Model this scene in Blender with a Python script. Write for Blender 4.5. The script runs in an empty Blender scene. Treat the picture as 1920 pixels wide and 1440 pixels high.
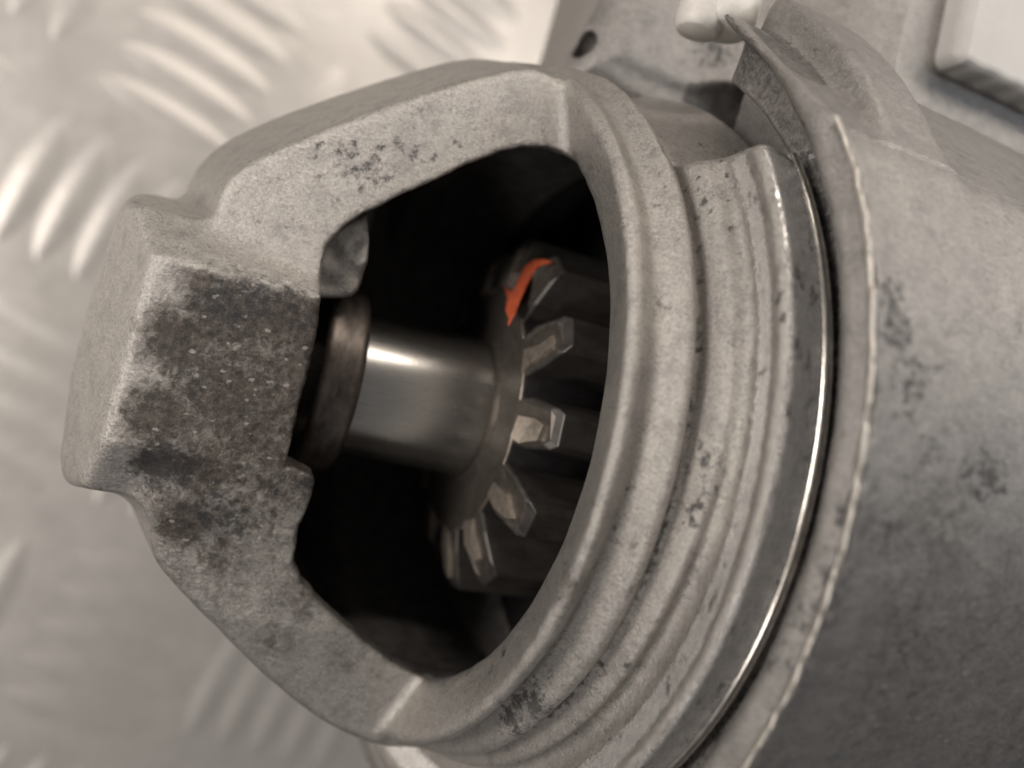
import bpy, math, random
import numpy as np
from mathutils import Matrix, Vector
from mathutils.bvhtree import BVHTree
import openvdb

random.seed(4); rng = np.random.default_rng(4)
R = math.radians
S = bpy.context.scene
# ------------------------------------------------------------------ camera
# 1 unit is about 1 cm.  The starter's shaft lies along +X (nose at -X), the bench is below at -Z.
FPX = 1500.0                                  # focal length in pixels of the 1920 px wide photograph
TH, PH = R(22), R(13)
ax = np.array([math.cos(TH)*math.cos(PH), -math.cos(TH)*math.sin(PH), -math.sin(TH)])
up = np.array([0, 0, 1.]) + math.sin(TH)*ax; up /= np.linalg.norm(up)
sd = np.cross(up, ax)
MR = np.stack([ax, sd, up])                   # camera frame -> world frame
P0 = np.array([(900-960)/FPX*8, -(768-720)/FPX*8, -8.])
CAM = MR @ (-P0)
cd = bpy.data.cameras.new('camera'); cam = bpy.data.objects.new('camera', cd)
S.collection.objects.link(cam); S.camera = cam
m4 = np.eye(4); m4[:3, :3] = MR; m4[:3, 3] = CAM
cam.matrix_world = Matrix(m4.tolist())
cd.sensor_width = 360; cd.lens = FPX/1920*360; cd.clip_start = .1; cd.clip_end = 400
cd.dof.use_dof = True; cd.dof.focus_distance = 5.85; cd.dof.aperture_fstop = 1.7

# ------------------------------------------------------------------ light
S.view_settings.view_transform = 'Standard'; S.view_settings.look = 'None'
S.view_settings.exposure = 0.06; S.view_settings.gamma = 1
w = bpy.data.worlds.new('World'); S.world = w; w.use_nodes = True
bg = w.node_tree.nodes['Background']; bg.inputs[0].default_value = (.80, .79, .80, 1); bg.inputs[1].default_value = .175
def lamp(name, loc, sx, sy, power, col, target=(-.5, 0, 1)):
    l = bpy.data.lights.new(name, 'AREA'); l.shape = 'RECTANGLE'; l.size = sx; l.size_y = sy
    l.energy = power; l.color = col
    o = bpy.data.objects.new(name, l); S.collection.objects.link(o); o.location = loc
    o.rotation_euler = (Vector(target)-Vector(loc)).to_track_quat('-Z', 'Y').to_euler()
    return o
lamp('workshop_lamp', (5, 18, 13.5), 42, 1.3, 5600, (1, .90, .80))
lamp('side_lamp', (-20, 2, 10), 9, 7, 3700, (1, .92, .845))
lamp('bench_glint_fill', (-24, -19, 24), 8, 8, 2400, (1, .93, .86))  # unseen soft fill, added for glints on the bench
lamp('ceiling_tube', (14, 8, 16.7), .6, 1.6, 520, (.80, .90, 1))

# ------------------------------------------------------------------ helpers
def ray(px, py):
    d = MR @ np.array([(px-960)/FPX, -(py-720)/FPX, -1.]); return d
ROLL = R(7)                                   # the nose is turned a little about the shaft
cr, sr = math.cos(ROLL), math.sin(ROLL)
def to_nose(p):  p = np.asarray(p, float); return np.stack([p[..., 0], p[..., 1]*cr+p[..., 2]*sr, -p[..., 1]*sr+p[..., 2]*cr], -1)
def from_nose(p): return np.stack([p[..., 0], p[..., 1]*cr-p[..., 2]*sr, p[..., 1]*sr+p[..., 2]*cr], -1)
FT = .17
def on_face(pts, z0=1.25, slope=FT):
    """points of the photograph -> (x, y') on the sloping cut face z' = z0 + slope*x of the nose"""
    o = to_nose(CAM); out = []
    for px, py in pts:
        d = to_nose(ray(px, py)); t = (z0+slope*o[0]-o[2])/(d[2]-slope*d[0]); q = o+d*t; out.append((q[0], q[1]))
    return np.array(out)
def chaikin(p, n=2):
    p = np.asarray(p, float)
    for _ in range(n):
        q = np.roll(p, -1, 0); p = np.stack([.75*p+.25*q, .25*p+.75*q], 1).reshape(-1, 2)
    return p
def poly_sdf(X, Y, P):
    P = np.asarray(P, np.float32); d = np.full(X.shape, 1e9, np.float32); s = np.ones(X.shape, np.float32)
    j = len(P)-1
    for i in range(len(P)):
        vi, vj = P[i], P[j]; e = vj-vi; wx = X-vi[0]; wy = Y-vi[1]
        t = np.clip((wx*e[0]+wy*e[1])/max(float(e@e), 1e-12), 0, 1)
        d = np.minimum(d, (wx-e[0]*t)**2+(wy-e[1]*t)**2)
        c1 = Y >= vi[1]; c2 = Y < vj[1]; c3 = (e[0]*wy) > (e[1]*wx)
        s = np.where((c1 & c2 & c3) | (~c1 & ~c2 & ~c3), -s, s); j = i
    return s*np.sqrt(d)
def smin(a, b, k):
    h = np.clip(.5+.5*(b-a)/k, 0, 1); return b*(1-h)+a*h-k*h*(1-h)
def smax(a, b, k): return -smin(-a, -b, k)
_lat = rng.random((32, 32, 32)).astype(np.float32)*2-1
def vnoise(p):
    """smooth value noise at points (..., 3), about -1..1"""
    p = np.asarray(p, np.float32); i = np.floor(p).astype(np.int32); f = p-i; f = f*f*(3-2*f); r = 0
    for dx in (0, 1):
        for dy in (0, 1):
            for dz in (0, 1):
                wgt = (f[..., 0] if dx else 1-f[..., 0])*(f[..., 1] if dy else 1-f[..., 1])*(f[..., 2] if dz else 1-f[..., 2])
                r = r+wgt*_lat[(i[..., 0]+dx) & 31, (i[..., 1]+dy) & 31, (i[..., 2]+dz) & 31]
    return r
def fbm(p, sc, n=3):
    r = 0; a = 1
    for k in range(n): r = r+a*vnoise(p*sc*2**k+7.3*k); a *= .5
    return r/1.6
def table_lookup(T, x0, y0, h, X, Y):
    fx = np.clip((X-x0)/h, 0, T.shape[0]-1.001); fy = np.clip((Y-y0)/h, 0, T.shape[1]-1.001)
    i = fx.astype(np.int32); j = fy.astype(np.int32); fx = fx-i; fy = fy-j
    return T[i, j]*(1-fx)*(1-fy)+T[i+1, j]*fx*(1-fy)+T[i, j+1]*(1-fx)*fy+T[i+1, j+1]*fx*fy
def revolve_sdf(profile, x0, x1, r0, r1, X, Rr, h=.0125):
    xs = np.arange(x0, x1, h, dtype=np.float32); rs = np.arange(r0, r1, h, dtype=np.float32)
    T = poly_sdf(*np.meshgrid(xs, rs, indexing='ij'), profile)
    return table_lookup(T, x0, r0, h, X, Rr)
def ring_x(x, y, z):
    """the ribs are not quite flat circles: undo their sag, gives (x along the profile, radius)"""
    yy = y-.075; r = np.sqrt(yy*yy+z*z)+1e-6
    return x+.15*(r-z)*1.0+.01*yy, r
def vdb_mesh(D, origin, h):
    g = openvdb.FloatGrid(float(h*4)); g.copyFromArray(np.ascontiguousarray(np.clip(D, -h*4, h*4).astype(np.float32)))
    v, q = g.convertToQuads(0.0)
    return v.astype(np.float64)*h+np.array(origin), q[:, ::-1]
def mesh_obj(name, v, faces, mats, parent=None, smooth=True, midx=None):
    me = bpy.data.meshes.new(name)
    if isinstance(faces, np.ndarray):
        n = len(faces); k = faces.shape[1]
        me.vertices.add(len(v)); me.vertices.foreach_set('co', np.asarray(v, np.float32).ravel())
        me.loops.add(n*k); me.loops.foreach_set('vertex_index', faces.astype(np.int32).ravel())
        me.polygons.add(n); me.polygons.foreach_set('loop_start', np.arange(0, n*k, k, dtype=np.int32))
        me.update(calc_edges=True); me.validate()
    else:
        me.from_pydata([tuple(map(float, p)) for p in v], [], [tuple(map(int, f)) for f in faces])
    for m in (mats if isinstance(mats, (list, tuple)) else [mats]): me.materials.append(m)
    if midx is not None: me.polygons.foreach_set('material_index', np.asarray(midx, np.int32))
    me.polygons.foreach_set('use_smooth', np.full(len(me.polygons), smooth, bool)); me.update()
    o = bpy.data.objects.new(name, me); S.collection.objects.link(o)
    if parent: o.parent = parent
    return o
def attr(o, name, val):
    a = o.data.attributes.new(name, 'FLOAT', 'POINT'); a.data.foreach_set('value', np.asarray(val, np.float32).ravel())
def lathe(profile, n=160, closed=True, cy=0., cz=0., a0=0., a1=2*math.pi, sag=False, wob=0):
    """profile (x, r) turned about the shaft axis"""
    full = abs(a1-a0-2*math.pi) < 1e-6; m = len(profile); v = []; f = []
    for i in range(n if full else n+1):
        a = a0+(a1-a0)*i/n; s, c = math.sin(a), math.cos(a)
        for k, (x, r) in enumerate(profile):
            rr = r
            if sag: x = x-.15*rr*(1-c)-.01*rr*s
            v.append((x, cy+rr*s, cz+rr*c))
    N = n if full else n+1
    for i in range(n):
        j = (i+1) % N
        for k in range(m if closed else m-1):
            l = (k+1) % m; f.append((i*m+k, i*m+l, j*m+l, j*m+k))
    return v, f

# ------------------------------------------------------------------ materials
def nodes(name):
    m = bpy.data.materials.new(name); m.use_nodes = True; nt = m.node_tree; nt.nodes.clear()
    out = nt.nodes.new('ShaderNodeOutputMaterial'); b = nt.nodes.new('ShaderNodeBsdfPrincipled')
    nt.links.new(b.outputs[0], out.inputs[0]); return m, nt, b
class NT:
    def __init__(s, nt): s.nt = nt; s.tc = nt.nodes.new('ShaderNodeTexCoord')
    def n(s, t, **k):
        x = s.nt.nodes.new(t)
        for a, b in k.items(): setattr(x, a, b)
        return x
    def l(s, a, b): s.nt.links.new(a, b)
    def co(s, scale=(1, 1, 1), rot=(0, 0, 0)):
        m = s.n('ShaderNodeMapping'); m.inputs['Scale'].default_value = scale; m.inputs['Rotation'].default_value = rot
        s.l(s.tc.outputs['Object'], m.inputs[0]); return m.outputs[0]
    def noise(s, scale, detail=4, rough=.6, co=None, dist=0):
        x = s.n('ShaderNodeTexNoise'); x.inputs['Scale'].default_value = scale; x.inputs['Detail'].default_value = detail
        x.inputs['Roughness'].default_value = rough; x.inputs['Distortion'].default_value = dist
        s.l(co or s.co(), x.inputs['Vector']); return x.outputs[0]
    def vor(s, scale, co=None, feat='F1'):
        x = s.n('ShaderNodeTexVoronoi', feature=feat); x.inputs['Scale'].default_value = scale; s.l(co or s.co(), x.inputs['Vector']); return x
    def ramp(s, fac, stops):
        x = s.n('ShaderNodeValToRGB'); e = x.color_ramp.elements
        while len(e) > 1: e.remove(e[-1])
        e[0].position = stops[0][0]; e[0].color = col4(stops[0][1])
        for p, c in stops[1:]:
            q = e.new(p); q.color = col4(c)
        s.l(fac, x.inputs[0]); return x.outputs[0]
    def mix(s, fac, a, b):
        x = s.n('ShaderNodeMix', data_type='RGBA')
        for i, v in ((0, fac), (6, a), (7, b)):
            if isinstance(v, (int, float)): x.inputs[i].default_value = v
            elif isinstance(v, tuple): x.inputs[i].default_value = col4(v)
            else: s.l(v, x.inputs[i])
        return x.outputs[2]
    def math(s, op, a, b=None, clamp=False):
        x = s.n('ShaderNodeMath', operation=op, use_clamp=clamp)
        for i, v in ((0, a), (1, b)):
            if v is None: continue
            if isinstance(v, (int, float)): x.inputs[i].default_value = v
            else: s.l(v, x.inputs[i])
        return x.outputs[0]
    def sep(s, c):
        x = s.n('ShaderNodeSeparateColor'); s.l(c, x.inputs[0]); return x.outputs[0]
    def at(s, name):
        x = s.n('ShaderNodeAttribute'); x.attribute_name = name; return x.outputs['Fac']
    def bump(s, b, layers):
        prev = None
        for h, st, d in layers:
            x = s.n('ShaderNodeBump'); x.inputs['Strength'].default_value = st; x.inputs['Distance'].default_value = d
            s.l(h, x.inputs['Height'])
            if prev is not None: s.l(prev, x.inputs['Normal'])
            prev = x.outputs[0]
        s.l(prev, b.inputs['Normal'])
def col4(c):
    if isinstance(c, (int, float)): return (c, c, c, 1)
    return (*c, 1) if len(c) == 3 else c

def cast_material(name, tint=(1, 1, 1), coarse=1.0, grey=False):
    m, nt, b = nodes(name); t = NT(nt)
    T = lambda c: tuple(c[i]*tint[i] for i in range(3))
    fine = t.noise(40*coarse, 6, .8); mid = t.noise(7*coarse, 5, .7); big = t.noise(1.3, 3, .6)
    base = t.ramp(fine, [(.31, T((.19, .180, .168))), (.5, T((.37, .353, .330))), (.68, T((.58, .555, .52)))])
    base = t.mix(t.ramp(big, [(.35, 0), (.7, .35)]), base, T((.30, .285, .285)))
    blot = t.noise(9*coarse, 4, .65, dist=.4)
    base = t.mix(t.ramp(blot, [(.42, 0), (.64, .5)]), base, T((.47, .447, .418)))
    base = t.mix(t.ramp(t.noise(4.3, 5, .7), [(.52, 0), (.66, .5)]), base, T((.235, .225, .22)))
    streak = t.noise(10, 4, .7, t.co((1, 5, 5), (.2, .5, .55)))
    base = t.mix(t.ramp(streak, [(.50, 0), (.68, .35)]), base, T((.55, .522, .49)))
    # small dark pits that gather dirt
    pit = t.ramp(mid, [(.30, 1), (.38, 0)])
    base = t.mix(t.math('MULTIPLY', pit, .55), base, (.09, .08, .07))
    # brown baked-on dirt, mottled
    dn = t.noise(11, 6, .78, dist=.6)
    dm = t.math('MULTIPLY', t.at('dirt'), 1.0)
    dmask = t.ramp(t.math('ADD', dm, t.math('SUBTRACT', dn, .5)), [(.30, 0), (.62, 1)])
    brown = t.ramp(t.noise(13, 8, .82), [(.36, (.022, .018, .015)), (.48, (.062, .050, .041)), (.60, (.125, .105, .088)), (.72, (.28, .25, .22))])
    brown = t.mix(.6 if grey else .15, brown, t.ramp(t.noise(13, 8, .82), [(.35, .04), (.55, .10), (.72, .26)]))
    fl = t.vor(10, t.co((1, 1.7, 1), (0, 0, .5))); fl.inputs['Randomness'].default_value = 1
    pick = t.math('GREATER_THAN', t.sep(fl.outputs['Color']), .66)
    fleck = t.math('MULTIPLY', t.ramp(t.math('ADD', fl.outputs['Distance'], t.math('MULTIPLY', t.noise(28, 4, .7), .75)), [(.54, 1), (.62, 0)]), pick)
    brown = t.mix(t.math('MULTIPLY', fleck, .55), brown, (.44, .41, .38))
    base = t.mix(dmask, base, brown)
    # dark oily stain, and shade painted into the rib grooves
    sn = t.noise(15, 6, .75)
    smask = t.ramp(t.math('ADD', t.at('stain_shade'), t.math('MULTIPLY', t.math('SUBTRACT', sn, .5), 3.0)), [(.42, 0), (.85, .85)])
    base = t.mix(smask, base, (.028, .028, .03))
    # bare worn metal: machined bands and scraped edges; also carries the painted ridge highlight
    wn = t.noise(20, 4, .7)
    wmask = t.ramp(t.math('ADD', t.at('worn'), t.math('MULTIPLY', t.math('SUBTRACT', wn, .5), .7)), [(.4, 0), (.65, 1)])
    base = t.mix(wmask, base, T((.60, .58, .565)))
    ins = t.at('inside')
    base = t.mix(ins, base, t.ramp(mid, [(.3, (.035, .033, .032)), (.7, (.13, .12, .112))]))  # shade of the cavity put into the colour as near-black
    t.l(base, b.inputs['Base Color'])
    mt = t.math('SUBTRACT', .86, t.math('MULTIPLY', t.math('MAXIMUM', dmask, smask), .55), True)
    mt = t.math('MAXIMUM', mt, t.math('MULTIPLY', wmask, .55))
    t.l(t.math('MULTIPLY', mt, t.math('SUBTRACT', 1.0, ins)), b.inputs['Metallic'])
    rg = t.math('ADD', .33, t.math('MULTIPLY', fine, .18)); rg = t.math('SUBTRACT', rg, t.math('MULTIPLY', wmask, .22))
    t.l(rg, b.inputs['Roughness'])
    t.bump(b, [(mid, .12, .05), (t.noise(16, 4, .7), .24, .03), (fine, .50, .018), (t.noise(85, 3, .7), .45, .008)])
    return m
M_cast = cast_material('cast_aluminium')
M_body = cast_material('cast_aluminium_body', (.76, .765, .78), grey=True)

def simple(name, ca, cb, metal, rough, sc=20, bump=.2, dist=.01, stretch=(1, 1, 1), rvar=.15, co_noise=5, spec=.5, streaks=False):
    m, nt, b = nodes(name); t = NT(nt); co = t.co(stretch)
    n = t.noise(sc, co_noise, .7, co)
    colr = t.ramp(n, [(.3, ca), (.7, cb)])
    if streaks: colr = t.mix(t.ramp(t.noise(6, 6, .8, t.co((1, .8, .8)), dist=.5), [(.56, 0), (.62, .75)]), colr, (.07, .06, .055))
    t.l(colr, b.inputs['Base Color']); b.inputs['Metallic'].default_value = metal
    t.l(t.math('ADD', rough-rvar/2, t.math('MULTIPLY', n, rvar)), b.inputs['Roughness'])
    b.inputs['Specular IOR Level'].default_value = spec
    t.bump(b, [(n, bump, dist)]); return m
M_steel = simple('ground_steel', (.44, .425, .40), (.50, .485, .46), .96, .28, 30, .04, .002, (.15, 1, 1), rvar=.06)
M_collar = simple('bronze_bush', (.05, .043, .038), (.18, .150, .130), .7, .42, 4, .15, .01, (2.5, 1, 1))
M_gear = simple('oily_gear_steel', (.030, .027, .025), (.062, .056, .051), .35, .40, 7, .12, .008, (.6, 1, 1), spec=.5)
M_web = simple('gear_face_steel', (.06, .052, .046), (.12, .106, .092), .6, .42, 16, .25, .01)
M_fin = simple('worn_tooth_end', (.42, .36, .31), (.74, .66, .57), .85, .30, 18, .35, .015)
M_orange = simple('orange_paint', (.28, .05, .022), (.50, .10, .038), 0, .5, 14, .3, .02)
M_mach = simple('machined_aluminium', (.42, .41, .40), (.66, .65, .64), .95, .26, 9, .12, .006, (8, 1, 1))
M_band = simple('turned_aluminium_band', (.62, .61, .60), (.82, .81, .80), .7, .27, 16, .10, .004, (1.4, .6, .6), streaks=True)
M_thin = simple('bright_ring_metal', (.55, .52, .48), (.8, .76, .70), .95, .22, 9, .1, .004)
M_flash = simple('raw_cast_edge', (.42, .39, .35), (.66, .63, .58), .6, .42, 14, .3, .01)
M_bolt = simple('zinc_bolt', (.52, .50, .47), (.66, .64, .60), .3, .62, 6, .1, .01)
M_white = simple('white_plastic', (.40, .39, .375), (.47, .46, .445), 0, .5, 3, .1, .01)
M_black = simple('interior_shade_black', (.008, .008, .009), (.018, .016, .016), 0, .8, 6, .1, .01, spec=.08)  # black standing in for shade in the bore and between gear teeth

# ------------------------------------------------------------------ the bench: tread plate
TZ = -9.6
m, nt, b = nodes('tread_plate_aluminium'); t = NT(nt)
n1 = t.noise(1.4, 5, .65, t.co((1, 1, 1))); n2 = t.noise(18, 4, .6)
t.l(t.ramp(n1, [(.3, (.50, .478, .452)), (.7, (.57, .545, .515))]), b.inputs['Base Color'])
b.inputs['Metallic'].default_value = .32; t.l(t.math('ADD', .25, t.math('MULTIPLY', n1, .24)), b.inputs['Roughness'])
t.bump(b, [(n1, .15, .10), (n2, .06, .02)]); M_plate = m
bench = mesh_obj('tread_plate', [(-60, -60, TZ), (60, -60, TZ), (60, 60, TZ), (-60, 60, TZ)], [(0, 1, 2, 3)], M_plate, smooth=False)
bench['kind'] = 'structure'
def tread_mesh():
    v = []; f = []; L, W, H = 1.35, .38, .055; n, k = 14, 10
    for i in range(n+1):
        u = -1+2*i/n; ww = W*max(0.0, 1-u*u)**.6+.004; hh = H*max(0.0, 1-u*u)**.8
        for j in range(k+1):
            c_ = -1+2*j/k; v.append((u*L, c_*ww, (.5+.5*math.cos(math.pi*c_))*hh))
    for i in range(n):
        for j in range(k):
            p = i*(k+1)+j; f.append((p, p+k+1, p+k+2, p+1))
    me = bpy.data.meshes.new('tread_bar'); me.from_pydata(v, [], f); me.materials.append(M_plate)
    me.polygons.foreach_set('use_smooth', [True]*len(f)); return me
TB = tread_mesh()
def tread_bar(x, y, a):
    o = bpy.data.objects.new('tread_bar', TB); S.collection.objects.link(o); o.parent = bench
    o.location = (x, y, TZ+.002); o.rotation_euler = (0, 0, a)
def on_table(px, py):
    d = ray(px, py); t_ = (TZ-CAM[2])/d[2]; return CAM+d*t_
c0 = on_table(205, 1205); e1 = on_table(340, 1255)-on_table(60, 1160)
PITCH = .72; GA = math.atan2(e1[1], e1[0]); CELL = 3.7
u_ = np.array([math.cos(GA), math.sin(GA)]); v_ = np.array([-u_[1], u_[0]])
for i in range(-7, 8):
    for j in range(-7, 8):
        c = c0[:2]+u_*i*CELL+v_*j*CELL
        if c[0] > 9 or c[0] < -17 or abs(c[1]) > 15: continue
        alt = (i+j) % 2
        for k in range(-2, 3):
            q = c+(u_ if alt else v_)*k*PITCH
            tread_bar(q[0], q[1], GA+(math.pi/2 if alt else 0))

# ------------------------------------------------------------------ the starter motor
root = bpy.data.objects.new('starter_motor', None); S.collection.objects.link(root)
root['label'] = 'worn cast aluminium starter motor nose with shaft and pinion gear showing through its opening'
root['category'] = 'starter motor'

# ---- nose housing as a signed distance field
H = .026
ox, oy, oz = -4.2, -4.3, -2.9
xs = np.arange(ox, 1.25, H, dtype=np.float32); ys = np.arange(oy, 4.35, H, dtype=np.float32); zs = np.arange(oz, 4.25, H, dtype=np.float32)
X2, Y2 = np.meshgrid(xs, ys, indexing='ij')
X = xs[:, None, None]; Yn = ys[None, :, None]; Zn = zs[None, None, :]
Yw = Yn*cr-Zn*sr; Zw = Yn*sr+Zn*cr
outer_px = [(1100, 200), (1050, 150), (1000, 122), (892, 146), (725, 199), (600, 246), (517, 279), (454, 313), (425, 345), (408, 384),
            (402, 425), (480, 520), (450, 700), (400, 800), (310, 885), (284, 950), (292, 1022), (345, 1085), (450, 1205), (512, 1270), (575, 1330),
            (637, 1371), (720, 1405), (800, 1400), (900, 1330), (1000, 1150), (1060, 900), (1100, 500)]
P_out = on_face(outer_px)
open_px = [(1065, 290), (1030, 277), (985, 273), (930, 286), (880, 306), (830, 333), (770, 360), (712, 386), (690, 394), (640, 428), (612, 462), (602, 500),
           (597, 545), (590, 600), (575, 680), (553, 760), (534, 855), (560, 868), (586, 880), (581, 917), (558, 970), (545, 1040), (560, 1075), (600, 1120), (650, 1170),
           (700, 1210), (750, 1247), (790, 1268), (835, 1279), (880, 1265)]
P_open = on_face(open_px)
P_open = np.vstack([P_open, [(.6, -2.3), (1.6, -2.4), (1.6, 2.45), (.3, 2.35)]])
d_out = poly_sdf(X2, Y2, chaikin(P_out, 2))[:, :, None]
jit = (vnoise(np.stack([X2*9, Y2*9, X2*0], -1))*.009+vnoise(np.stack([X2*21, Y2*21, X2*0+5], -1))*.006)
d_open = (poly_sdf(X2, Y2, P_open)+jit)[:, :, None]
face = 1.25+FT*X+.115*np.clip(-X, 0, 3)*np.clip(-Yn-.1, 0, .8)/.8*np.clip((3.4+Yn)/1.5, 0, 1)
depth = np.clip(face-Zn, 0, None)
arm = d_out-.22*np.minimum(depth, 1.3)
arm = smax(arm, (Zn-face)*.99, .07)
arm = smax(arm, -2.75-Zn, .1)
# boss round the shaft end
BP = [(-1.18, -.1), (-1.16, .6), (-1.02, 1.00), (-.60, 1.17), (.78, 1.15), (1.08, .72), (1.17, .2), (1.17, -.5), (.8, -1.1), (-.8, -1.1), (-1.15, -.6)]
yb, zb = np.meshgrid(ys, zs, indexing='ij')
boss = (poly_sdf(yb, zb, BP)-.025)[None]
boss = smax(boss, -3.58+.10*np.clip(-Yn-.4, 0, 1)+.10*np.clip(Yn-.1, 0, 2)-X, .22)
boss = smax(boss, (-X-3.17)*.91+(Zn-1.15)*.42+.04*np.clip(Yn, -1, 1), .07)
boss = smax(boss, X+1.55, .06)
body = smin(arm, boss, .17+.16*np.clip(-Yn-.3, 0, 1))
# cavity
und = .05+np.clip(depth-.10, 0, 1.2)*.75
cav = d_open-np.clip(depth-.16, 0, .5)*.85
cav = smax(cav, -2.35-Zn, .2)
# the shaft socket inside the nose stays solid metal: pads left and right of the bush
pad1 = poly_sdf(X2, Y2, chaikin(on_face([(560, 400), (610, 445), (645, 420), (694, 388), (697, 440), (688, 510), (668, 556), (630, 560), (560, 560)], .98), 1))[:, :, None]
pad1 = smax(pad1, Zn-(.98+FT*X-.10*(Yn-1.2))-.045*vnoise(np.stack([X2*7, Y2*7, X2*0], -1))[:, :, None], .06); pad1 = smax(pad1, -1.2-Zn, .1)
body = smax(body, -cav, .03)
body = smin(body, pad1, .04)
# boss overhang in front of the bush
bore = np.sqrt(Yw**2+Zw**2)-.93
bore = np.maximum(bore, -2.35-X)
body = smax(body, -bore, .03)
# ribs
FRONT = [(1.2, 2.62), (.5, 2.60), (.0, 2.60), (-.09, 2.63), (-.12, 2.69)]
BACK = [(.48, 3.80), (.81, 3.74), (.815, 3.64), (1.05, 3.60), (1.2, 3.6)]
UPPER = [(-.17, 2.86), (-.22, 3.03), (-.23, 3.10), (-.17, 3.15), (-.08, 3.115), (.0, 3.08), (.07, 3.12), (.13, 3.21), (.20, 3.235), (.26, 3.17), (.295, 3.05), (.345, 3.06), (.375, 3.22),
         (.42, 3.32), (.49, 3.34), (.535, 3.38), (.53, 3.46), (.50, 3.55), (.465, 3.66), (.445, 3.74), (.455, 3.795), (.48, 3.80)]
LOWER = [(-.17, 2.86), (-.22, 3.03), (-.23, 3.10), (-.17, 3.155), (-.09, 3.08), (.0, 2.99), (.07, 3.03), (.12, 3.17), (.18, 3.22), (.25, 3.17), (.30, 3.10), (.35, 3.14), (.385, 3.25),
         (.42, 3.30), (.48, 3.24), (.55, 3.22), (.585, 3.32), (.55, 3.46), (.49, 3.62), (.455, 3.73), (.46, 3.79), (.48, 3.80)]
def prof(mid): return FRONT+[tuple(p) for p in chaikin(mid, 2)[:-4]]+BACK
xr, rr = ring_x(X, Yw, Zw); xr = xr.astype(np.float32); rr = rr.astype(np.float32)
rA = revolve_sdf(prof(UPPER), -2.2, 2.2, 1.0, 5.2, xr, rr); rB = revolve_sdf(prof(LOWER), -2.2, 2.2, 1.0, 5.2, xr, rr)
wB = np.clip((.30-np.arctan2(Yw, Zw))/.75, 0, 1); wB = wB*wB*(3-2*wB)
ring = rA*(1-wB)+rB*wB
bore2 = np.maximum(rr-2.60, -(xr+.10))
body = smax(body, -np.maximum(bore2, -2.35-Zn), .02)
body = smin(body, ring, .10)
# waist milled away round the through-bolt at the top
waist = np.maximum(np.maximum(2.22-Yw-.04*np.sin(X*9), .23-xr), (3.10+.25*np.clip(xr-.3, 0, 1)**2)-rr)
body = smax(body, -waist, .05)
V, Q = vdb_mesh(body, (ox, oy, oz), H)
V = from_nose(V)
def shade_displace(V, Q, amp):
    e1 = V[Q[:, 2]]-V[Q[:, 0]]; e2 = V[Q[:, 3]]-V[Q[:, 1]]; fn = np.cross(e1, e2)
    N = np.zeros_like(V)
    for k in range(4): np.add.at(N, Q[:, k], fn)
    N /= np.linalg.norm(N, axis=1, keepdims=True)+1e-9
    return N, V+N*amp[:, None]
xr_, rr_ = ring_x(V[:, 0], V[:, 1], V[:, 2])
machined = (xr_ > .47) & (rr_ > 3.45) & (V[:, 1] < 2.2)
waistv = (xr_ > .25) & (V[:, 1] > 2.24)
amp = fbm(V, 1.7, 2)*.012+fbm(V, 7.3, 3)*.0045*np.clip(.6+fbm(V+9, 1.1, 2), .3, 1.6)
amp[machined] *= .15; amp[waistv] *= .3
N, V = shade_displace(V, Q, amp)
mq = machined[Q].all(1)
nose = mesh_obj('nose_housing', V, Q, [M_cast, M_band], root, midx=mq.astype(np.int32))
if (N[:2000]*(V[:2000]-V.mean(0))).sum() < 0: nose.data.flip_normals()
bvh = BVHTree.FromPolygons([tuple(p) for p in V], Q.tolist())
def hit(px, py, tree=None):
    d = ray(px, py); d = d/np.linalg.norm(d); r = (tree or bvh).ray_cast(Vector(CAM), Vector(d))
    return np.array(r[0]) if r[0] is not None else None
def blobs(V, spec, tree=None):
    a = np.zeros(len(V))
    for px, py, rad, st in spec:
        c = hit(px, py, tree)
        if c is None: continue
        a = np.maximum(a, st*np.clip(1.25-np.linalg.norm(V-c, axis=1)/rad, 0, 1))
    return a
Vn = to_nose(V)
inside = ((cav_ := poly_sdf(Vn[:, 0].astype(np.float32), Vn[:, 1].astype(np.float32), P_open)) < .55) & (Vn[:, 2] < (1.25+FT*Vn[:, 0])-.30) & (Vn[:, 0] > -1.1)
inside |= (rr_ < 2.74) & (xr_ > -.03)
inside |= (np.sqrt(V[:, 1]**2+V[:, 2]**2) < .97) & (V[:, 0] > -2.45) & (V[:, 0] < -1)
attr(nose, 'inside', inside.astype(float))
front = ((Vn[:, 0] < -1.3) & (Vn[:, 2] > .7)).astype(float)
dirt = blobs(V, [(430, 590, .42, .85), (520, 600, .35, .8), (340, 640, .45, .75), (420, 740, .5, .8), (300, 780, .4, .75), (480, 820, .4, .7), (380, 880, .45, .7), (300, 860, .3, .8),
                 (480, 960, .45, .55), (420, 1040, .45, .55), (560, 1120, .45, .5), (520, 1200, .4, .45), (640, 1230, .4, .4), (350, 980, .4, .7), (690, 1260, .3, .3),
                 (1240, 520, .3, .25), (1060, 1090, .35, .45), (1000, 1180, .3, .35)])
bf = np.clip((.80-Vn[:, 1])/.05, 0, 1)*np.clip((Vn[:, 1]+3.0)/2.4, 0, 1)*np.clip((Vn[:, 0]+3.16)/.35, 0, 1)*(Vn[:, 0] < -.2)*(Vn[:, 2] > .55)*np.clip((-.1-Vn[:, 0])/1.2, 0, 1)
dirt = np.maximum(dirt, bf*(.62+.16*fbm(V, 2.2, 2)))
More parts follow.
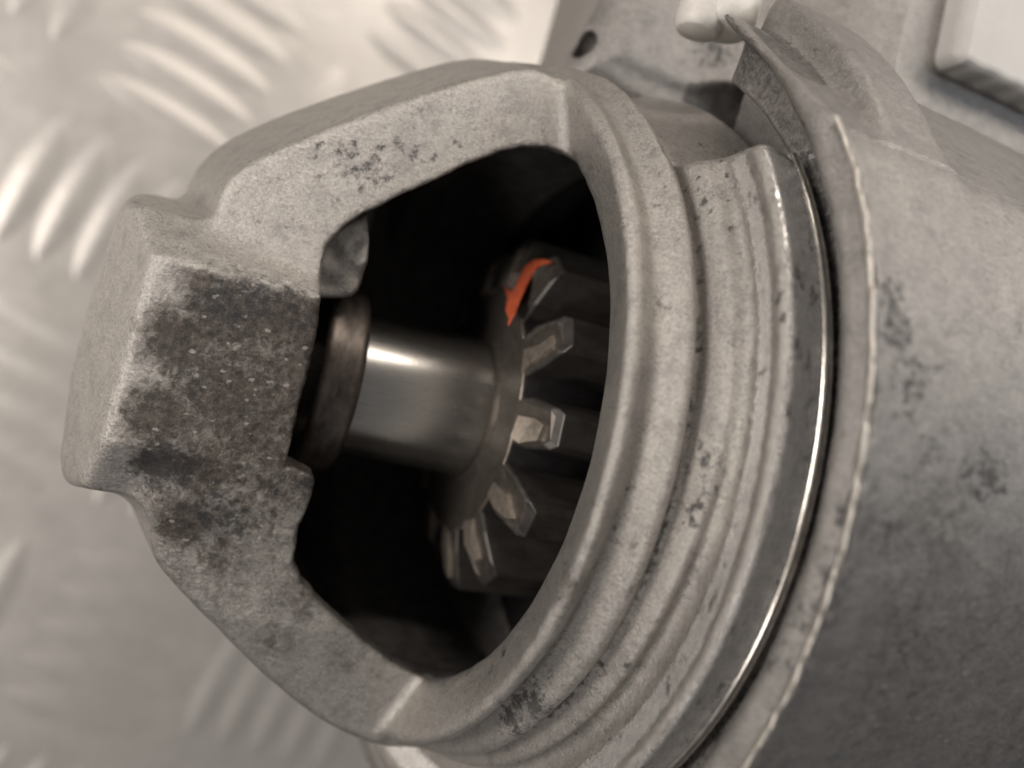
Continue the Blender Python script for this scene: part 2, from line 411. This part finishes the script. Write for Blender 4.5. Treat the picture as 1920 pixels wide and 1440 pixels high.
stain_shade = blobs(V, [(400, 575, .22, .75), (440, 600, .22, .7), (480, 560, .24, .75), (540, 570, .24, .68), (420, 545, .15, .7), (380, 720, .2, .5), (450, 760, .3, .45), (570, 610, .15, .6), (300, 875, .28, .95), (340, 880, .2, .9), (400, 960, .22, .8), (440, 985, .15, .8), (330, 1000, .12, .5), (570, 905, .12, .7),
                  (650, 290, .16, .55), (690, 310, .14, .5), (760, 270, .1, .5), (700, 350, .1, .5), (630, 310, .08, .5),
                  (1000, 1320, .22, .85), (960, 1350, .18, .85), (1220, 430, .1, .3), (1340, 900, .2, .5), (1330, 860, .14, .6), (1060, 1060, .12, .5), (1300, 470, .06, .5), (1310, 620, .07, .5), (1380, 640, .1, .35)])
worn = machined*1.0
worn = np.maximum(worn, blobs(V, [(450, 500, .08, .5), (540, 530, .06, .6), (440, 650, .08, .5)]))
vaz = np.arctan2(V[:, 1], V[:, 2])
val = np.exp(-((xr_-.0)/.05)**2)+np.exp(-((xr_-.31)/.03)**2)*2.2+np.exp(-((xr_-.54)/.035)**2)
val *= (rr_ > 2.95)*(rr_ < 3.5)*(V[:, 0] > -1.0)*(Vn[:, 2] > .8)
stain_shade = np.maximum(stain_shade, val*np.clip(.30+.25*fbm(V, 2.5, 2)-.2*(vaz > .2), 0, .6))  # groove shade painted in, patchy, along with slight oily grime
def cluster(cx, cy, sx, sy, n, r0_, r1_, st):
    return [(cx+rng.normal()*sx, cy+rng.normal()*sy, r0_+(r1_-r0_)*rng.random()**2, st*(.7+.5*rng.random())) for _ in range(n)]
spots = cluster(690, 310, 55, 40, 26, .03, .085, .75)+cluster(780, 280, 45, 25, 10, .03, .06, .7)+cluster(620, 280, 30, 25, 8, .03, .06, .6)
spots += cluster(1312, 520, 6, 110, 16, .03, .055, .8)+cluster(1300, 960, 14, 45, 12, .03, .07, .8)+cluster(1370, 400, 40, 80, 14, .025, .045, .7)
spots += cluster(1240, 450, 12, 90, 10, .025, .045, .65)+cluster(1462, 560, 3, 12, 3, .04, .05, .9)+cluster(1180, 1180, 50, 70, 10, .03, .06, .6)
spots += cluster(1000, 1310, 45, 35, 12, .05, .12, .8)+cluster(1060, 1090, 25, 40, 14, .03, .05, .6)+cluster(430, 960, 60, 40, 16, .04, .10, .75)+cluster(560, 900, 18, 14, 8, .03, .05, .8)
spots += cluster(1140, 300, 18, 60, 10, .03, .05, .55)+cluster(870, 220, 60, 30, 5, .02, .035, .7)
def blobs_local(V, spec, a):
    for px, py, rad, st in spec:
        c = hit(px, py)
        if c is None: continue
        k_ = np.nonzero((np.abs(V[:, 0]-c[0]) < rad*1.3) & (np.abs(V[:, 1]-c[1]) < rad*1.3))[0]
        a[k_] = np.maximum(a[k_], st*np.clip(1.25-np.linalg.norm(V[k_]-c, axis=1)/rad, 0, 1))
    return a
stain_shade = blobs_local(V, spots, stain_shade)
attr(nose, 'dirt', dirt); attr(nose, 'stain_shade', stain_shade); attr(nose, 'worn', worn)

# ---- bright snap ring on the machined band
v, f = lathe([(.825+.045*math.cos(a), 3.725+.04*math.sin(a)) for a in np.linspace(0, 2*math.pi, 9)[:-1]], 200, cy=.075, sag=True, a0=R(-115), a1=R(36))
mesh_obj('snap_ring', v, f, M_thin, root)

# ---- gearbox body: flange, lip and the big casting behind
H2 = .03
bx, by, bz = -.6, -4.9, -2.7
xs = np.arange(bx, 7.6, H2, dtype=np.float32); ys = np.arange(by, 7.0, H2, dtype=np.float32); zs = np.arange(bz, 4.6, H2, dtype=np.float32)
X = xs[:, None, None]; Yw = ys[None, :, None]; Zw = zs[None, None, :]
xr, rr = ring_x(X, Yw, Zw)
PB = [(1.30, 2.0), (1.06, 3.0), (.98, 3.60), (.97, 3.78), (.95, 3.89), (.82, 3.93), (.69, 3.97), (.63, 4.04), (.635, 4.12), (.69, 4.19), (.655, 4.22), (.69, 4.25), (.80, 4.24), (1.5, 4.26), (3, 4.28), (14, 4.36), (14, 2.0)]
az = np.arctan2(Yw-.075, Zw)
lipn = (np.sin(az*37)+np.sin(az*23+1)+np.sin(az*71+2)*1.3+np.sin(az*113+az*az*9))*.007
rev = revolve_sdf(PB, -1, 13, 1.0, 9., (xr+lipn*(rr > 4.2)).astype(np.float32), rr.astype(np.float32), .025)
# ridge: the casting falls away from it towards the solenoid
A_ = np.array([CAM[0], CAM[1], CAM[2]])
rp1 = np.array([.75, 2.75, 3.40]); 
fall = (Yw-2.30)*.76+(Zw-3.60)*.65
rev = smax(rev, fall, .03)
bead = np.maximum(np.sqrt((Yw-2.33+.02*np.sin(X*3))**2+(Zw-3.67)**2)-.085, .62-X)
rev = smax(rev, (az-1.05)*4.0, .45)
WP = [(-.10, 3.25), (-.06, 3.6), (.08, 4.1), (.22, 5.0), (.35, 7.2), (9.2, 7.2), (9.2, 1.0), (1.3, 1.0), (1.2, 3.0)]
xw, yw = np.meshgrid(xs, ys, indexing='ij')
web = poly_sdf(xw, yw, WP)[:, :, None]+.36*np.clip(.3-Zw, 0, 4)*np.clip((1.0-X)/.8, 0, 1)
top = .60+1.0*np.clip((X-1.2)/1.5, 0, 1)
web = smax(web, (Zw-top)*.8, .5)
web = smax(web, -2.6-Zw, .2); web = smax(web, Yw-6.9, .1); web = smax(web, X-7.5, .1); rev = smax(rev, -2.6-Zw, .1); rev = smax(rev, X-7.5, .1)
# flange plate, front face with the pocket the nose sits in
fl = smax(smax(.92-.05*(Yw-3)-X, X-1.5, .05), np.sqrt((Yw-.3)**2+Zw**2)-4.12, .08)
fl = smax(fl, (az-1.10)*4.0, .3)
body = smin(rev, fl, .1)
rp = np.sqrt(Yw**2+Zw**2)
pocket = np.maximum(np.maximum(rp-3.66, 2.0-Yw), X-1.12-.25*np.clip(3.5-rr, 0, .5))
body = smax(body, -pocket, .03)
body = smin(body, web, .22)
hole = np.sqrt((Yw-3.42)**2+(Zw-.80)**2)-.25
body = smax(body, -np.maximum(hole, X-2.6), .03)
hole2 = np.sqrt((X-.16)**2+((Yw-3.62)/1.3)**2+(Zw-.30)**2)-.15
body = smax(body, -hole2, .06)
low = smax(smax(np.abs(Yw+4.15)-.55, np.abs(X-.9)-.55, .1), np.abs(Zw+2.0)-.7, .1)
body = smin(body, low, .1)
V, Q = vdb_mesh(body, (bx, by, bz), H2)
amp = fbm(V, 1.3, 2)*.014+fbm(V, 6, 3)*.006
N, V = shade_displace(V, Q, amp)
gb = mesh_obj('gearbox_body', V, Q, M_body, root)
if (N[:2000]*(V[:2000]-V.mean(0))).sum() < 0: gb.data.flip_normals()
bvh2 = BVHTree.FromPolygons([tuple(p) for p in V], Q.tolist())
xr_, rr_ = ring_x(V[:, 0], V[:, 1], V[:, 2])
stain_shade = blobs(V, [(1550, 420, .16, .8), (1560, 500, .13, .8), (1530, 350, .15, .75), (1680, 610, .24, .72), (1670, 540, .18, .7), (1850, 890, .24, .78), (1710, 720, .28, .6), (1640, 1000, .25, .6), (1740, 850, .2, .5), (1560, 1080, .2, .7), (1580, 960, .1, .8),
                  (1520, 1150, .2, .7), (1340, 90, .3, .7), (1400, 110, .2, .6), (1470, 1250, .2, .6), (1700, 1200, .4, .4)], bvh2)
stain_shade = np.maximum(stain_shade, np.clip(.72-.25*fbm(V, 3.1, 2), 0, 1)*((rr_ > 3.6) & (rr_ < 3.97) & (xr_ < 1.2) & (V[:, 1] < 2.35))*np.where(np.arctan2(V[:, 1], V[:, 2]) > -.1, 1, .65))  # gap between snap ring and lip darkened
dirt = blobs(V, [(1750, 1000, .7, .45), (1850, 1200, 1.1, .44), (1700, 1300, 1.1, .46), (1600, 1350, .6, .42), (1900, 1400, 1.1, .44), (1700, 1130, .6, .45), (1800, 800, .5, .3), (1900, 600, .4, .3)], bvh2)  # dirt, also darkening the lower right where the light falls off
ff = (V[:, 0] < 1.1)*(V[:, 0] > .5)*(V[:, 1] > 2.35)*(np.hypot(V[:, 1], V[:, 2]) > 3.70)*(V[:, 2] > .8)
stain_shade = np.maximum(stain_shade, ff*np.clip(.22+.45*fbm(V, 1.6, 2), 0, .7)*(np.hypot(V[:, 1], V[:, 2]) < 4.12)); dirt = np.maximum(dirt, ff*.5*(np.hypot(V[:, 1], V[:, 2]) < 4.12))
worn = np.clip(1-np.abs(rr_-4.25)/.03, 0, 1)*(xr_ < .66)*.4
worn = np.maximum(worn, .62*np.exp(-((V[:, 1]-2.31)/.045)**2)*(V[:, 2] > 3)*(V[:, 0] > .6))  # light catching the ridge painted in as a brighter line
attr(gb, 'dirt', dirt); attr(gb, 'stain_shade', stain_shade); attr(gb, 'worn', worn); attr(gb, 'inside', ((rr_ < 2.7) & (V[:, 0] < 1.5)) | ((np.hypot(V[:, 1], V[:, 2]) < 3.9) & (V[:, 2] < .4) & (V[:, 1] < 3.2) & (V[:, 0] < 1.6)) | ((np.sqrt((V[:, 1]-3.42)**2+(V[:, 2]-.80)**2) < .27) & (V[:, 0] > 1.14)) | (np.sqrt((V[:, 0]-.16)**2+((V[:, 1]-3.62)/1.3)**2+(V[:, 2]-.30)**2) < .17))  # bore and hole interiors coloured dark in place of shade

# thin ragged casting flash along the lip
def flash():
    v = []; f = []; n = 520; a0, a1 = R(-100), R(33)
    ph = [rng.random()*6 for _ in range(6)]
    for i in range(n+1):
        a = a0+(a1-a0)*i/n; e_ = min(1, (n-i)/25); j = e_*.008*(math.sin(a*61+ph[0])+math.sin(a*97+ph[1])+.8*math.sin(a*173+ph[2])+.7*math.sin(a*29+ph[3]))+e_*rng.normal()*.003-(1-e_)*.05
        for x, r in ((.65, 4.21), (.610-j*.5, 4.273+j), (.622-j*.5, 4.281+j), (.68, 4.235)):
            s_, c_ = math.sin(a), math.cos(a); v.append((x-.15*r*(1-c_)-.01*r*s_, .075+r*s_, r*c_))
    for i in range(n):
        for k in range(3): f.append((i*4+k, i*4+k+1, i*4+k+5, i*4+k+4))
        f.append((i*4+3, i*4, i*4+4, i*4+7))
    f += [(3, 2, 1, 0), (n*4, n*4+1, n*4+2, n*4+3)]
    mesh_obj('casting_flash', v, f, M_flash, root)
flash()
v, f = lathe([(.30, 2.70), (.30, 2.86), (1.6, 2.86), (1.6, 2.70)], 96); mesh_obj('added_gap_sleeve', v, f, M_black, root)  # added black sleeve, closes a gap so the bore stays dark
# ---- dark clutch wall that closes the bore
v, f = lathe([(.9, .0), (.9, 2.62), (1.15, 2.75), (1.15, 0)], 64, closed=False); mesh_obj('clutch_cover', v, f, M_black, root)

# ---- shaft, bush, pinion
v, f = lathe([(-2.4, 0), (-2.4, .60), (-1.45, .60), (-1.43, .655), (-1.41, .66), (-1.38, .66), (-.20, .68), (-.16, .68), (-.13, .672), (-.11, .65), (.3, .6)], 128, closed=False); mesh_obj('shaft', v, f, M_steel, root)
v, f = lathe([(-1.70, .60), (-1.74, .80), (-1.73, .84), (-1.71, .862), (-1.68, .87), (-1.64, .87), (-1.46, .862), (-1.42, .86), (-1.395, .845), (-1.38, .82), (-1.375, .78), (-1.375, .60)], 128, closed=False); mesh_obj('bush', v, f, M_collar, root)
gear = mesh_obj('pinion_gear', *lathe([(-.1, .55), (-.13, .70), (-.11, .72), (-.1, .76), (-.1, 1.14), (-.1, 1.18), (-.085, 1.215), (-.05, 1.235), (.02, 1.26), (.06, 1.28), (1.1, 1.30), (1.1, .5)], 130, closed=False), M_web, root)
gear.data.materials.append(M_black)
for p in gear.data.polygons:
    c_ = p.center
    if c_[0] > -.07 and math.hypot(c_[1], c_[2]) > 1.0: p.material_index = 1  # shade between the teeth put in as black
def tooth(azd, paint=False):
    a = R(azd)
    C_ = [(-.25, 1.20), (-.23, 1.42), (-.15, 1.72), (-.11, 1.76), (.11, 1.76), (.15, 1.72), (.23, 1.42), (.25, 1.20)]
    Fm = [(-.10, -.225, 1.20), (-.08, -.20, 1.40), (-.01, -.13, 1.64), (.03, -.085, 1.685), (.03, .085, 1.685), (-.01, .13, 1.64), (-.08, .20, 1.40), (-.10, .225, 1.20)]
    C_ = [(-.25, 1.20), (-.225, 1.42), (-.15, 1.70), (-.11, 1.76), (.11, 1.76), (.15, 1.70), (.225, 1.42), (.25, 1.20)]
    rows = [[(x, s, r) for x, s, r in Fm], [(x, s, r) for (s, r), x in zip(C_, (-.085, -.055, .03, .075, .075, .03, -.055, -.085))], [(1.1, s, r) for s, r in C_]]
    v = []; f = []; mi = []
    for row in rows:
        for x, s, r in row:
            aa = a+s/1.45; v.append((x, r*math.sin(aa), r*math.cos(aa)))
    for k in range(2):
        for i in range(7): f.append((k*8+i, k*8+i+8, k*8+i+9, k*8+i+1)); mi.append(0)
    f.append((0, 1, 2, 3, 4, 5, 6, 7)); mi.append(2)
    o = mesh_obj('tooth', v, f, [M_gear, M_fin, M_web], gear, smooth=False, midx=mi)
    bv = o.modifiers.new('edge', 'BEVEL'); bv.width = .02; bv.segments = 2; bv.limit_method = 'ANGLE'
    # bright chipped facet on one side of the tooth end
    j = lambda q_: rng.normal()*q_
    F2 = [(-.118, -.19+j(.015), 1.20+j(.02)), (-.100, -.17+j(.015), 1.38+j(.02)), (-.045, -.10+j(.015), 1.55+j(.03)), (-.03, -.03+j(.03), 1.60+j(.03)), (-.075, .02+j(.03), 1.42+j(.04)), (-.112, .03+j(.03), 1.24+j(.03))]
    v = []
    for dx in (0, .05):
        for x, s, r in F2: aa = a+s/1.45; v.append((x+dx, r*math.sin(aa), r*math.cos(aa)))
    c_ = np.mean(v[:6], 0)+[-.012, 0, 0]; v.append(tuple(c_))
    f = [(i, (i+1) % 6, 12) for i in range(6)]+[(i, i+6, (i+1) % 6+6, (i+1) % 6) for i in range(6)]+[(11, 10, 9, 8, 7, 6)]
    if not paint: mesh_obj('worn_facet', v, f, M_fin, o, smooth=False)
    if paint: o['label'] = 'gear tooth with orange paint on its end'
    return o
def paint_mark():
    px_ = [(955, 600), (949, 583), (953, 560), (945, 531), (956, 545), (963, 547), (974, 521), (985, 500), (1002, 487), (1024, 486), (1038, 492), (1022, 496), (1007, 501), (997, 516), (985, 540), (974, 565), (966, 588), (953, 612)]
    v = []
    for dx in (-.012, .012):
        for px, py in px_:
            d = ray(px, py); t_ = (-.225+.5*(CAM[1]-.99)-CAM[0])/(d[0]-.5*d[1]); q = CAM+d*t_; v.append(q+[dx, 0, 0])
    n = len(px_); f = [tuple(range(n)), tuple(range(2*n-1, n-1, -1))]+[(i, i+n, (i+1) % n+n, (i+1) % n) for i in range(n)]
    o = mesh_obj('paint_mark', v, f, M_orange, gear, smooth=False); b_ = o.modifiers.new('edge', 'BEVEL'); b_.width = .012; b_.segments = 2
paint_mark()
for k in range(13):      # worn bright edge of the gear face between the teeth
    a0_, a1_ = R(1.5+(k+.30)*360/13), R(1.5+(k+.72)*360/13)
    v, f = lathe([(-.098+.007*math.cos(q_), 1.205+.010*math.sin(q_)) for q_ in np.linspace(0, 2*math.pi, 7)[:-1]], 8, a0=a0_, a1=a1_)
    mesh_obj('worn_edge', v, f, M_fin, gear)
for k in range(13): tooth(1.5+k*360/13, k == 2)

# ---- things behind: bolt head, white connector
def cyl(name, c, axis, r, h, mat, parent, n=48):
    axis = Vector(axis).normalized(); q = axis.to_track_quat('X', 'Z'); v, f = lathe([(0, 0), (0, r*.80), (.01, r*.86), (.05, r*.96), (.09, r), (.14, r), (h*.92, r), (h, r*.9), (h, 0)], n, closed=False)
    v = [tuple(q @ Vector(p)+Vector(c)) for p in v]; return mesh_obj(name, v, f, mat, parent)
def at_z(px, py, z):
    d = ray(px, py); return CAM+d*((z-CAM[2])/d[2])
c = at_z(1350, 60, 1.75); cyl('bolt_head', c, (.05, 1, .05), .26, 2.2, M_bolt, root, 24)
c = at_z(1305, 62, 1.72); cyl('bolt_collar', c, (.05, 1, .05), .20, 2.2, M_bolt, root, 24)
# white plastic connector with moulded grooves, top right
def connector():
    z0, z1 = 1.35, 1.9; c = at_z(1800, 112, z1); u = at_z(1975, 196, z1)-c; u /= np.linalg.norm(u); vv = np.cross([0, 0, 1], u)
    prof = []; L_, G_ = 2.4, 7
    v = []; f = []
    for i in range(4*G_+1):
        s_ = L_*i/(4*G_); dd = (.0, .012, .012, .0)[i % 4]
        if i == 0: s_ = .0; dd = .05
        v += [c+u*s_+vv*dd+[0, 0, -(.08 if i == 0 else .0)], c+u*s_+vv*2.5, c+u*s_+vv*2.5+[0, 0, z0-z1], c+u*s_+vv*dd+[0, 0, z0-z1]]
    for i in range(4*G_):
        for k in range(4):
            l = (k+1) % 4; f.append((i*4+k, i*4+l, i*4+4+l, i*4+4+k))
    f.append((3, 2, 1, 0)); o = mesh_obj('connector', v, f, M_white, root, smooth=False)
    b_ = o.modifiers.new('edge', 'BEVEL'); b_.width = .07; b_.segments = 3; b_.limit_method = 'ANGLE'; o['label'] = 'white plastic connector block'
connector()
